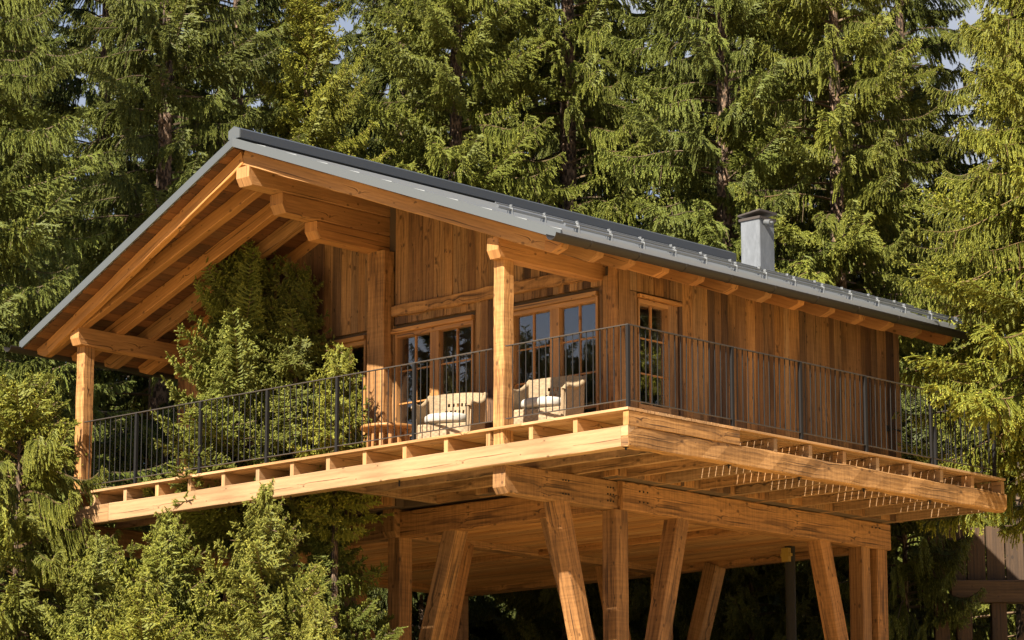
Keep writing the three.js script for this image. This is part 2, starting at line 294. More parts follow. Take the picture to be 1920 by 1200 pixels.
// --- the roof
const roof = new THREE.Group(); roof.name = 'roof'; roof.position.set(6.3, 4.3, 5); chalet.add(roof);
const rput = (n, g, m) => { const o = new THREE.Mesh(g, m); o.name = n; o.castShadow = o.receiveShadow = true; roof.add(o); return o; };
const SL = Math.hypot(1, S), RD = 0.20, RW = 0.16;
for (const s of [-1, 1]) {
  const raft = (zr, ze, k, tail = 5.27, w = 0.14) => {
    const a = [XR + s * 0.0, YT - RD / 2 * SL, zr], b = [XR + s * tail, YT - S * tail - RD / 2 * SL, ze];
    rput('rafter', timber(a, b, w, RD, { wob: 0.010, c: 0.010, step: 0.3, cut1: [0.13, 0.10] }), wood(T_FRESH, [0.72, 0.395, 0.16], k, 0.7, 0.003));
  };
  raft(0.715, -0.015, 1.04, 5.27, 0.105);
  for (const [i, z] of [0.0, -0.665, -1.29, -1.97, -2.69, -3.38, -4.12, -4.83, -5.52, -6.22, -6.89, -7.56].entries()) raft(z, z, [0.92, 1, 0.96, 1.05][i % 4], 5.265 + (i % 3) * 0.006);
  raft(-9.2, -8.3, 0.9);
  // boarding under the sheet metal, laid along the ridge; its front end follows the raked verge
  const R = rng(70 + s); let q = 0.03;
  const verge = (x) => 0.915 - 0.122 * Math.abs(x - XR), vergeB = (x) => -9.85 + 0.13 * Math.abs(x - XR);
  const eave = s < 0 ? 5.40 : 5.45;
  while (q < eave - 0.09) {
    const w = Math.min(0.155 + R() * 0.03, eave - q), x = XR + s * (q + w / 2), y = roofY(x) + 0.017;
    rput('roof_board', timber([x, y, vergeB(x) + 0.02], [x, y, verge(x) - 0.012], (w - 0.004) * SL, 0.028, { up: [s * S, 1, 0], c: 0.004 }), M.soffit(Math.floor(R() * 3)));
    q += w;
  }
  // overlapping courses of sheet metal
  for (let i = 0; i < 10; i++) {
    const q0 = i * 0.545, q1 = i === 9 ? eave + 0.02 : q0 + 0.57, x0 = XR + s * q0, x1 = XR + s * q1, xm = (x0 + x1) / 2;
    const P = [], UV = [], lift0 = 0.115, lift1 = 0.145, b0 = 0.034;
    const top0 = (x, l) => roofY(x) + l, zf = (x) => verge(x) + 0.02, zb = (x) => vergeB(x) - 0.01;
    const p = [V(x0, top0(x0, lift0), zf(x0)), V(x1, top0(x1, lift1), zf(x1)), V(x1, top0(x1, lift1), zb(x1)), V(x0, top0(x0, lift0), zb(x0)), V(x0, top0(x0, b0), zf(x0)), V(x1, top0(x1, b0), zf(x1)), V(x1, top0(x1, b0), zb(x1)), V(x0, top0(x0, b0), zb(x0))];
    const quad = (a, b, c, d) => { for (const k of s > 0 ? [a, b, c, a, c, d] : [a, c, b, a, d, c]) { P.push(...p[k].toArray()); UV.push(p[k].x + p[k].y, p[k].z); } };
    quad(0, 1, 2, 3); quad(4, 7, 6, 5); quad(1, 5, 6, 2); quad(0, 3, 7, 4); quad(0, 4, 5, 1); quad(3, 2, 6, 7);
    rput('roof_sheet', triGeo(P, UV), SHEET);
  }
  const fas = (x, l) => V(x, roofY(x) + l, verge(x) + 0.024);
  { const P = [], UV = [], xs = [XR, XR + s * (eave + 0.025)], q = []; for (const dz of [0, 0.022]) for (const x of xs) for (const l of [0.008, 0.135]) { const v = fas(x, l); v.z += dz; q.push(v); }
    const Q = (a, b, c, d) => { for (const k of s > 0 ? [a, b, c, a, c, d] : [a, c, b, a, d, c]) { P.push(...q[k].toArray()); UV.push(q[k].x, q[k].y); } };
    Q(4, 6, 7, 5); Q(0, 1, 3, 2); Q(5, 7, 3, 1); Q(4, 0, 2, 6); Q(6, 2, 3, 7); Q(4, 5, 1, 0); rput('verge_flashing', triGeo(P, UV), METAL); }
  // gutter
  const gx = XR + s * (eave + 0.05), gy = roofY(XR + eave - 0.05) + 0.02, sh = new THREE.Shape();
  sh.absarc(0, 0, 0.088, Math.PI, Math.PI * 2, false); sh.absarc(0, 0, 0.082, Math.PI * 2, Math.PI, true); sh.closePath();
  const gg = new THREE.ExtrudeGeometry(sh, { depth: 9.8, bevelEnabled: false, curveSegments: 14 }); gg.translate(gx, gy, -9.3);
  const gut = rput('gutter', gg, GUTTER);
  for (let i = 0; i < 10; i++) { const r = new THREE.Shape(); r.absarc(0, 0, 0.094, Math.PI, Math.PI * 2, false); r.absarc(0, 0, 0.087, Math.PI * 2, Math.PI, true); r.closePath(); const rg = new THREE.ExtrudeGeometry(r, { depth: 0.03, bevelEnabled: false, curveSegments: 14 }); rg.translate(gx, gy, -0.2 - i * 0.93); const o = new THREE.Mesh(rg, GUTTER); o.name = 'gutter_ring'; gut.add(o); }
  // snow rails: pipes carried by clips
  for (const [q, z0] of [[5.05, -0.25], [4.2, 0.1]]) {
    const x = XR + s * q, y = roofY(x) + 0.20, rail = rput('snow_rail', merge([rod([x, y, z0], [x, y, -9.0], 0.022, 8), rod([x - s * 0.04, y + 0.055, z0], [x - s * 0.04, y + 0.055, -9.0], 0.012, 8)]), GALV);
    for (let i = 0; i < 14; i++) { const z = z0 - 0.25 - i * 0.64, o = new THREE.Mesh(merge([box(x - 0.06, x + 0.04, y - 0.08, y + 0.02, z - 0.006, z + 0.006), box(x - 0.022, x + 0.022, y - 0.02, y + 0.065, z - 0.008, z + 0.008)]), GALV); o.name = 'rail_clip'; rail.add(o); }
  }
}
{ // raised ridge vent with a pitched cap
  const sh = new THREE.Shape(); sh.moveTo(-0.115, 0); sh.lineTo(0.115, 0); sh.lineTo(0.115, 0.12); sh.lineTo(0, 0.175); sh.lineTo(-0.115, 0.12); sh.closePath();
  const g = new THREE.ExtrudeGeometry(sh, { depth: 10.70, bevelEnabled: false }); g.translate(XR, YT + 0.125, -9.80);
  const c = rput('ridge_cap', g, METAL_SHADED);
  const e = new THREE.ExtrudeGeometry(sh, { depth: 0.03, bevelEnabled: false }); e.translate(XR, YT + 0.125, 0.905); const o = new THREE.Mesh(e, METAL); o.name = 'cap_end'; c.add(o);  // end face keeps the unshaded tone of the same metal
}
{
  const cz = -7.5, x0 = -4.26, x1 = -3.89, d = 0.36;
  const st = put('chimney', board(x0, x1, 3.3, 4.31, cz - d, cz, 'y', { c: 0.012 }), STUCCO, chalet);
  const add = (n, g, m) => { const o = new THREE.Mesh(g, m); o.name = n; st.add(o); };
  add('chimney_cap', merge([box(x0 - 0.02, x1 + 0.02, 4.312, 4.35, cz - d - 0.02, cz + 0.02), timber([x0 - 0.03, 4.40, cz - d / 2], [x1 + 0.03, 4.44, cz - d / 2], 0.42, 0.03, {})]), std(0.045, 0.035, 0.03, { roughness: 0.6 }));
  add('flue_fan', merge([rod([x1, 4.27, cz - 0.12], [x1 + 0.12, 4.25, cz - 0.12], 0.045, 12), rod([x1 + 0.1, 4.25, cz - 0.12], [x1 + 0.17, 4.24, cz - 0.12], 0.02, 8)]), GALV);
}

// --- walls: a backing with openings, weathered upright boards nailed over it
function wallPart(name, geos) { return put(name, merge(geos), INSIDE, chalet); }
const child = (n, g, m, parent) => { const o = new THREE.Mesh(g, m); o.name = n; o.castShadow = o.receiveShadow = true; parent.add(o); return o; };
const DT = 2.06;  // head of the doors
const doorsF = [[-6.03, -4.49], [-3.775, -2.19], [-8.17, -6.62]];
const front = wallPart('front_wall', [
  box(-10.6, -8.17, -0.44, 2.5, -2.1, -1.955), box(-6.62, -6.03, -0.44, 2.5, -2.1, -1.955), box(-4.49, -3.775, -0.44, 2.5, -2.1, -1.955), box(-2.19, -1.95, -0.44, 2.5, -2.1, -1.955),
  ...doorsF.map(([a, b]) => box(a, b, DT, 2.5, -2.1, -1.955)),
  (() => { const sh = new THREE.Shape(); sh.moveTo(-10.6, 2.5); sh.lineTo(-1.95, 2.5); sh.lineTo(-1.95, roofY(-1.95) - 0.02); sh.lineTo(XR, YT - 0.02); sh.lineTo(-10.6, roofY(-10.6) - 0.02); sh.closePath(); const g = new THREE.ExtrudeGeometry(sh, { depth: 0.145, bevelEnabled: false }); g.translate(0, 0, -2.1); return g; })(),
]);
const sideWin = [-3.0, -2.36];
const right = wallPart('right_wall', [box(-2.1, -1.925, -0.44, 2.62, -2.36, -1.96), box(-2.1, -1.925, -0.44, 2.62, -8.15, -3.0), box(-2.1, -1.925, DT - 0.1, 2.62, -3.0, -2.36), box(-2.1, -1.925, -0.44, 0.50, -3.0, -2.36)]);
const left = wallPart('left_wall', [box(-10.7, -10.55, -0.44, 2.62, -8.15, -2.1)]);
const back = wallPart('back_wall', [(() => { const sh = new THREE.Shape(); sh.moveTo(-10.6, -0.44); sh.lineTo(-1.95, -0.44); sh.lineTo(-1.95, roofY(-1.95) - 0.02); sh.lineTo(XR, YT - 0.02); sh.lineTo(-10.6, roofY(-10.6) - 0.02); sh.closePath(); const g = new THREE.ExtrudeGeometry(sh, { depth: 0.15, bevelEnabled: false }); g.translate(0, 0, -8.16); return g; })()]);
{
  const R = rng(404);
  const plankF = (x0, x1, y0, y1, sl) => child('plank', timber([(x0 + x1) / 2, y0, -1.93 + R() * 0.012], [(x0 + x1) / 2, y1, -1.93 + R() * 0.006], x1 - x0 - 0.0025, 0.046 + R() * 0.010, { up: [0, 0, 1], c: 0.004, slope1: sl }), M.old(Math.floor(Math.pow(R(), 1.5) * 7)), front);
  let x = -10.7;
  while (x < -1.99) {
    let w = 0.10 + R() * R() * 0.20; if (x + w > -2.02) w = -1.985 - x;
    const a = x, b = x + w, m = (a + b) / 2; x = b;
    const top = roofY(m) - 0.01, sl = m > XR ? S : -S;
    const door = doorsF.find(([p, q]) => b > p - 0.03 && a < q + 0.03);
    const full = m < -6.45;
    const y0 = door ? DT + 0.075 : -0.44;
    if (full) plankF(a, b, y0, top, sl);
    else if (m > -6.06) { plankF(a, b, y0, 2.26, 0); plankF(a, b, 2.39, top, sl); }
    if (door) { const [p, q] = door; if (a < p - 0.035) plankF(a, Math.min(b, p - 0.03), -0.44, DT + 0.07, 0); if (b > q + 0.035) plankF(Math.max(a, q + 0.03), b, -0.44, DT + 0.07, 0); }
  }
  child('corner_board', board(-1.985, WX + 0.012, -0.44, 2.58, -1.95, -1.875, 'y', { wob: 0.008, c: 0.01 }), wood(T_BEAM, [0.72, 0.42, 0.19]), front);
  put('wall_rail', timber([-6.05, 2.325, -1.90], [-2.3, 2.325, -1.90], 0.12, 0.16, { wob: 0.028, c: 0.012, step: 0.22 }), wood(T_BEAM, [0.76, 0.46, 0.21]), chalet);
  put('wall_post', timber([-6.24, -0.44, -1.82], [-6.24, 3.205, -1.82], 0.34, 0.22, { up: [0, 0, 1], wob: 0.012, c: 0.012, step: 0.4 }), wood(T_BEAM, [0.74, 0.44, 0.20]), chalet);
  let z = -1.965;
  const plankS = (z0, z1, y0, y1) => child('plank', timber([-1.897 + R() * 0.008, y0, (z0 + z1) / 2], [-1.897 + R() * 0.006, y1, (z0 + z1) / 2], z1 - z0 - 0.0025, 0.046 + R() * 0.010, { up: [1, 0, 0], c: 0.004 }), M.old(Math.floor(Math.pow(R(), 1.5) * 7)), right);
  while (z > -8.17) {
    let w = 0.10 + R() * 0.13; if (z - w < -8.12) w = z + 8.2;
    const a = z - w, b = z; z = a; const y1 = roofY(WX) - 0.03;
    const inW = b > sideWin[0] - 0.21 && a < sideWin[1] + 0.02;
    if (inW) {
      plankS(a, b, DT + 0.03, y1);
      if (b > sideWin[1] + 0.03) plankS(Math.max(a, sideWin[1] + 0.025), b, -0.44, DT + 0.02);
      if (a < sideWin[0] - 0.215) plankS(a, Math.min(b, sideWin[0] - 0.2), -0.44, DT + 0.02);
      plankS(Math.max(a, sideWin[0] - 0.2), Math.min(b, sideWin[1] + 0.02), -0.44, 0.49);
    } else plankS(a, b, -0.44, y1);
  }
}
// --- glazed doors: frame, two leaves with four rows of two panes
function glazed(name, u0, u1, y0, y1, leaves, cols, rows, map, lint) {
  const P = (ua, ub, ya, yb, da, db, al) => map(ua, ub, ya, yb, da, db, al);
  const f = [], fr = leaves === 2 ? 0.038 : 0.026;
  f.push(P(u0, u0 + fr, y0, y1, -0.12, 0.005, 'y'), P(u1 - fr, u1, y0, y1, -0.12, 0.005, 'y'), P(u0 + fr + 0.001, u1 - fr - 0.001, y1 - 0.06, y1, -0.12, 0.003, 'u'), P(u0 + fr + 0.001, u1 - fr - 0.001, y0, y0 + 0.10, -0.12, 0.002, 'u'));
  if (leaves === 2) f.push(P((u0 + u1) / 2 - 0.085, (u0 + u1) / 2 + 0.085, y0 + 0.1, y1 - 0.06, -0.11, -0.012, 'y'));
  const win = put(name, merge(f), M.frame(), chalet);
  const half = (u1 - u0) / 2, spans = leaves === 2 ? [[u0 + fr, u0 + half - 0.085], [u0 + half + 0.085, u1 - fr]] : [[u0 + fr, u1 - fr]];
  for (const [a, b] of spans) {
    const A = a + 0.004, B = b - 0.004, ylo = y0 + 0.1, yhi = y1 - 0.06, cw = (B - A) / cols;
    for (let i = 1; i < cols; i++) child('muntin', P(A + cw * i - 0.015, A + cw * i + 0.015, ylo + 0.003, yhi - 0.003, -0.085, -0.05, 'y'), M.frame(), win);
    const ys = [ylo, ...rows, yhi];
    for (const y of rows) for (let i = 0; i < cols; i++) child('muntin', P(A + cw * i + (i ? 0.017 : 0), A + cw * (i + 1) - (i < cols - 1 ? 0.017 : 0), y - 0.011, y + 0.011, -0.082, -0.053, 'u'), M.frame(), win);
    for (let r = 0; r + 1 < ys.length; r++) for (let i = 0; i < cols; i++) child('pane', P(A + cw * i + 0.004, A + cw * (i + 1) - 0.004, ys[r] + 0.003, ys[r + 1] - 0.003, -0.071, -0.067, 'pane'), GLASS, win);
  }
  child('lintel', lint, wood(T_FRESH, [0.80, 0.46, 0.19], 1, 0.55, 0.001), win);
  return win;
}
const mapF = (ua, ub, ya, yb, da, db, al) => al === 'pane' ? box(ua, ub, ya, yb, WZ + da, WZ + db) : board(ua, ub, ya, yb, WZ + da, WZ + db, al === 'u' ? 'x' : 'y', { c: 0.003 });
const mapS = (ua, ub, ya, yb, da, db, al) => al === 'pane' ? box(WX + da, WX + db, ya, yb, ua, ub) : board(WX + da, WX + db, ya, yb, ua, ub, al === 'u' ? 'z' : 'y', { c: 0.003 });
for (const [a, b] of doorsF) glazed('glazed_door', a, b, 0.02, 2.005, 2, 2, [0.53, 1.0, 1.468], mapF, board(a - 0.10, b + 0.005, 2.008, 2.07, WZ - 0.1, WZ + 0.045, 'x', { c: 0.004 }));
const sw = glazed('side_window', -3.0, -2.36, 0.47, 2.0, 1, 2, [1.0, 1.478], mapS, board(WX - 0.1, WX + 0.055, 2.01, 2.055, -3.21, -2.335, 'z', { c: 0.004 }));
child('jamb', board(WX - 0.05, WX - 0.02, 0.5, 2.007, -3.195, -3.003, 'y'), wood(T_OLD, PLANK_TONES[4]), sw);
child('sill', board(WX - 0.08, WX + 0.05, 0.43, 0.468, -3.21, -2.34, 'z'), std(0.06, 0.05, 0.045), sw);
put('interior_floor', box(-10.5, -2.12, -0.44, -0.02, -8.1, -2.12), INSIDE, chalet);
put('interior_wall', box(-6.4, -6.28, -0.02, 4.0, -8.0, -3.2), INSIDE, chalet);
// --- little plank door hardware on the right wall
put('wall_hook', merge([rod([WX + 0.03, 0.9, -7.85], [WX + 0.03, 0.9, -8.17], 0.012), box(WX, WX + 0.05, 0.86, 0.94, -7.87, -7.83)]), BLACK, chalet);

// --- railing
const railing = put('railing', merge([
  box(-10.6, -2.36, 1.04, 1.052, -0.075, -0.035), box(-2.1, -0.012, 1.04, 1.052, -0.05, -0.01), box(-0.05, -0.01, 1.04, 1.052, -7.9, -0.012), box(-1.05, -0.05, 1.04, 1.052, -7.92, -7.88),
]), RAILTOP, chalet);
child('bottom_rail', merge([box(-10.6, -2.36, 0.095, 0.105, -0.07, -0.04), box(-2.1, -0.03, 0.095, 0.105, -0.045, -0.015), box(-0.045, -0.015, 0.095, 0.105, -7.88, -0.03), box(-1.05, -0.05, 0.095, 0.105, -7.915, -7.885)]), RAILTOP, railing);
{
  const pg = new THREE.BoxGeometry(0.042, 1.06, 0.042), bg = new THREE.CylinderGeometry(0.0075, 0.0075, 0.935, 6);
  const P = (g, n, x, y, z) => { const o = new THREE.Mesh(g, IRON); o.name = n; o.position.set(x, y, z); o.castShadow = true; railing.add(o); };
  for (const x of [-9.43, -8.04, -6.65, -5.256, -3.789]) P(pg, 'railing_post', x, 0.51, -0.055);
  for (const z of [-2.056, -3.474, -4.883, -6.378, -7.88]) P(pg, 'railing_post', -0.03, 0.51, z);
  P(pg, 'railing_post', -0.03, 0.51, -0.03); P(pg, 'railing_post', -1.05, 0.51, -7.9);
  const run = (a, b, n, f) => { for (let i = 1; i < n; i++) { const t = a + (b - a) * i / n; P(bg, 'baluster', ...f(t)); } };
  const fr = [-10.6, -9.43, -8.04, -6.65, -5.256, -3.789, -2.36]; for (let i = 0; i + 1 < fr.length; i++) run(fr[i], fr[i + 1], Math.round((fr[i + 1] - fr[i]) / 0.118), (t) => [t, 0.5725, -0.055]);
  run(-2.1, -0.03, 18, (t) => [t, 0.5725, -0.03]);
  const si = [-0.03, -2.056, -3.474, -4.883, -6.378, -7.88]; for (let i = 0; i + 1 < si.length; i++) run(si[i], si[i + 1], Math.round((si[i] - si[i + 1]) / 0.112), (t) => [-0.03, 0.5725, t]);
  run(-1.05, -0.03, 9, (t) => [t, 0.5725, -7.9]);
}

// ------------------------------------------------------------------ furniture on the balcony
const WICKER_T = tex(256, 256, (u, v) => { const a = Math.sin(u * 32 * Math.PI * 2), b = Math.sin(v * 40 * Math.PI * 2 + (Math.floor(u * 32) % 2) * Math.PI), g = 0.62 + 0.2 * Math.abs(a) * (0.5 + 0.5 * b) + 0.16 * noise(u * 40, v * 40, 40, 40, 8); return [g, g * 0.95, g * 0.86]; }, true);
const WICKER = new THREE.MeshStandardMaterial({ color: new THREE.Color().setRGB(0.52, 0.42, 0.31), map: WICKER_T, bumpMap: WICKER_T, bumpScale: 0.006, roughness: 0.75 });
const CUSHION = std(0.50, 0.48, 0.44, { roughness: 0.95, map: speck });
function sheet(f, nu, nv, th) { // a curved woven panel with thickness; f(u, v) -> [x, y, z], hole(u, v) cut away
  const P = [], UV = []; const pt = (u, v, k) => { const e = 1e-3, p = V(...f(u, v)), a = V(...f(Math.min(1, u + e), v)).sub(V(...f(Math.max(0, u - e), v))), b = V(...f(u, Math.min(1, v + e))).sub(V(...f(u, Math.max(0, v - e)))); return p.addScaledVector(a.cross(b).normalize(), k * th / 2); };
  const tri = (a, b, c, ua, ub, uc) => { P.push(...a.toArray(), ...b.toArray(), ...c.toArray()); UV.push(...ua, ...ub, ...uc); };
  const cell = new Set(); for (let i = 0; i < nu; i++) for (let j = 0; j < nv; j++) if (!(f.hole && f.hole(i, j))) cell.add(i * 1000 + j);
  for (const key of cell) {
    const i = Math.floor(key / 1000), j = key % 1000, u0 = i / nu, u1 = (i + 1) / nu, v0 = j / nv, v1 = (j + 1) / nv;
    for (const k of [1, -1]) { const a = pt(u0, v0, k), b = pt(u1, v0, k), c = pt(u1, v1, k), d = pt(u0, v1, k); k > 0 ? (tri(a, b, c, [u0, v0], [u1, v0], [u1, v1]), tri(a, c, d, [u0, v0], [u1, v1], [u0, v1])) : (tri(a, c, b, [u0, v0], [u1, v1], [u1, v0]), tri(a, d, c, [u0, v0], [u0, v1], [u1, v1])); }
    for (const [di, dj, e] of [[-1, 0, [[u0, v0], [u0, v1]]], [1, 0, [[u1, v1], [u1, v0]]], [0, -1, [[u1, v0], [u0, v0]]], [0, 1, [[u0, v1], [u1, v1]]]])
      if (!cell.has((i + di) * 1000 + j + dj) || i + di < 0 || j + dj < 0) { const [p, q] = e, a = pt(...p, 1), b = pt(...q, 1), c = pt(...q, -1), d = pt(...p, -1); tri(a, c, b, p, q, q); tri(a, d, c, p, p, q); }
  }
  return triGeo(P, UV);
}
function wickerChair(label) {
  const t = thing(numbered('wicker_armchair'), label, 'armchair', [0, 0, 0], undefined);
  const mk = (n, g) => { const m = new THREE.Mesh(g, WICKER); m.name = n; m.castShadow = true; t.add(m); };
  // local frame: the seat faces +z, 0.74 wide, 0.66 deep
  const backF = (u, v) => { const a = (u - 0.5) * 2, flare = 1 + 0.16 * v; return [a * 0.34 * flare, 0.40 + v * (0.44 + 0.05 * (1 - a * a)), -0.30 - v * 0.10 + 0.16 * a * a]; };
  backF.hole = (i, j) => (j === 3 || j === 4) && i > 4 && i < 19 && i % 2 === 0 || j === 6 && i > 6 && i < 17 && i % 2 === 1;
  mk('backrest', sheet(backF, 24, 10, 0.03));
  for (const s of [-1, 1]) {
    const arm = (u, v) => [s * (0.37 + 0.035 * Math.sin(v * Math.PI / 2)), 0.02 + v * (0.58 + 0.16 * Math.pow(1 - u, 2)), lerp(-0.24, 0.33, u)];
    mk('arm_panel', sheet(arm, 8, 8, 0.035));
    const rail = new THREE.TubeGeometry(new THREE.CatmullRomCurve3([V(s * 0.40, 0.84, -0.30), V(s * 0.42, 0.74, -0.18), V(s * 0.415, 0.645, 0.05), V(s * 0.405, 0.62, 0.30), V(s * 0.40, 0.56, 0.36)]), 16, 0.032, 8); mk('armrest', rail);
    mk('leg', rod([s * 0.36, 0, 0.32], [s * 0.38, 0.6, 0.34], 0.028, 8));
  }
  mk('seat', merge([board(-0.36, 0.36, 0.02, 0.36, -0.26, 0.33, 'x', { c: 0.02 })]));
  return t;
}
function cushion(label, x, y, z) {
  const g = new THREE.SphereGeometry(1, 28, 16), p = g.attributes.position;
  for (let i = 0; i < p.count; i++) { const px = p.getX(i), py = p.getY(i), pz = p.getZ(i), q = Math.pow(Math.abs(py), 0.55) * Math.sign(py); p.setXYZ(i, Math.sign(px) * Math.pow(Math.abs(px), 0.8) * 0.31, q * 0.085, Math.sign(pz) * Math.pow(Math.abs(pz), 0.8) * 0.28); }
  g.computeVertexNormals();
  const m = new THREE.Mesh(g, CUSHION); m.name = numbered('seat_cushion'); m.position.set(x, y, z); m.castShadow = true; m.userData = { label, category: 'cushion', group: undefined }; delete m.userData.group; scene.add(m); return m;
}
const chA = wickerChair('woven wicker armchair in front of the glazed door nearer the tree, left one'); chA.position.set(-4.17, 0.003, -1.12); chA.rotation.y = 0.42;
const chB = chA.clone(); chB.name = numbered('wicker_armchair'); chB.userData = { label: 'woven wicker armchair right of the porch post, before the second glazed door', category: 'armchair' }; chB.position.set(-2.38, 0.003, -1.12); chB.rotation.y = 0.30; scene.add(chB);
cushion('round white seat cushion in the left wicker armchair', -4.17 + 0.03, 0.445, -1.05).rotation.y = 0.42;
cushion('round white seat cushion in the wicker armchair right of the porch post', -2.36, 0.445, -1.05).rotation.y = 0.30;
{
  const t = thing('round_side_table', 'low round wooden table with slatted drum base beside the wicker chair', 'table', [-5.15, 0.003, -0.92]);
  const top = new THREE.LatheGeometry([[0, 0.405], [0.37, 0.405], [0.385, 0.415], [0.385, 0.44], [0.375, 0.452], [0, 0.452]].map(([a, b]) => new THREE.Vector2(a, b)), 36);
  const m = wood(T_FRESH, [0.66, 0.38, 0.17], 1, 0.5, 0.001), add = (n, g) => { const o = new THREE.Mesh(g, m); o.name = n; o.castShadow = true; t.add(o); };
  add('tabletop', top);
  for (let i = 0; i < 14; i++) { const a = i / 14 * Math.PI * 2, g = timber([0, 0, 0], [0, 0.405, 0], 0.055, 0.022, { up: [0, 0, 1], c: 0.004 }); g.rotateX(-0.06); g.translate(0, 0, 0.30); g.rotateY(a); add('slat', g); }
  const hoop = new THREE.TorusGeometry(0.29, 0.014, 8, 32); hoop.rotateX(Math.PI / 2); hoop.translate(0, 0.08, 0); add('hoop', hoop);
}
{ // what the side window shows of the room
  const t = thing('sofa', 'pale upholstered sofa inside the room behind the narrow side window', 'sofa', [-3.1, -0.02, -3.5]);
  const add = (n, x0, x1, y0, y1, z0, z1) => put(n, timber([x0, (y0 + y1) / 2, (z0 + z1) / 2], [x1, (y0 + y1) / 2, (z0 + z1) / 2], z1 - z0, y1 - y0, { c: 0.06 }), CUSHION, t);
  add('seat', -3.9, -2.5, 0.1, 0.45, -4.3, -3.5); add('backrest', -3.9, -2.5, 0.45, 0.95, -4.35, -4.1); add('armrest', -2.5, -2.3, 0.1, 0.7, -4.3, -3.5);
}
// ------------------------------------------------------------------ the timber hut among the trees, lower right
{
  const t = thing('timber_hut', 'timber hut with shade put into its wood tone, under the spruces, beam and braced posts, right of the stilts', 'hut', [-4.0, -3.6, -13.0]);
  const dir = V(0.729, 0, -0.685), fw = V(0.685, 0, 0.729), O = V(-3.8, 0, -12.4);
  const at = (l, y, d) => O.clone().addScaledVector(dir, l).addScaledVector(fw, d).setY(y).toArray();
  const m = (k) => wood(T_OLD, [0.16, 0.092, 0.045], k), up = fw.toArray();  // wood darkened to stand in for the shade of the trees
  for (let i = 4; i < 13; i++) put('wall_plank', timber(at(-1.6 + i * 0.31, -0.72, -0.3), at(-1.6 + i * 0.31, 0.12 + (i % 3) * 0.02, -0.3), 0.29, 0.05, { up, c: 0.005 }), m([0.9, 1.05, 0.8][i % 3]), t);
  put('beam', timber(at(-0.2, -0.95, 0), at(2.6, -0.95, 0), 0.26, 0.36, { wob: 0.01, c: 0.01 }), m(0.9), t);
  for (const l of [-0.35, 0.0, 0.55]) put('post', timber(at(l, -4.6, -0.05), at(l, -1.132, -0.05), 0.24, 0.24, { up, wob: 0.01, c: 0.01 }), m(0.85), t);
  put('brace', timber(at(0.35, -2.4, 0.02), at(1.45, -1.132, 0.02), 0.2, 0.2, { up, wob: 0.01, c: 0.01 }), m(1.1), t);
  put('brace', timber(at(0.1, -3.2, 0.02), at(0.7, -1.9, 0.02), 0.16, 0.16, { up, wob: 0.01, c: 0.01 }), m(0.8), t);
}

// ------------------------------------------------------------------ spruces
const NEEDLE = new THREE.MeshPhysicalMaterial({ vertexColors: true, roughness: 0.6, side: THREE.DoubleSide, transmission: 0.12, thickness: 0, specularIntensity: 0.45 });
const BARK_T = tex(256, 512, (u, v) => { const n = 0.5 * noise(u * 14, v * 40, 14, 40, 61) + 0.3 * noise(u * 40, v * 90, 40, 90, 62) + 0.2 * noise(u * 4, v * 6, 4, 6, 63); const g = lerp(0.25, 0.78, smooth(0.25, 0.75, n)); return [g, g * 0.9, g * 0.8]; }, true);
const BARK = new THREE.MeshStandardMaterial({ map: BARK_T, bumpMap: BARK_T, bumpScale: 0.02, roughness: 0.95, color: new THREE.Color().setRGB(0.40, 0.33, 0.28) });
const OLD_SHADED = [0.026, 0.036, 0.008], MID = [0.150, 0.166, 0.025], TIP = [0.39, 0.39, 0.072], TWIG = [0.13, 0.085, 0.05];  // old inner needles darkened further, crown shade put into the colour
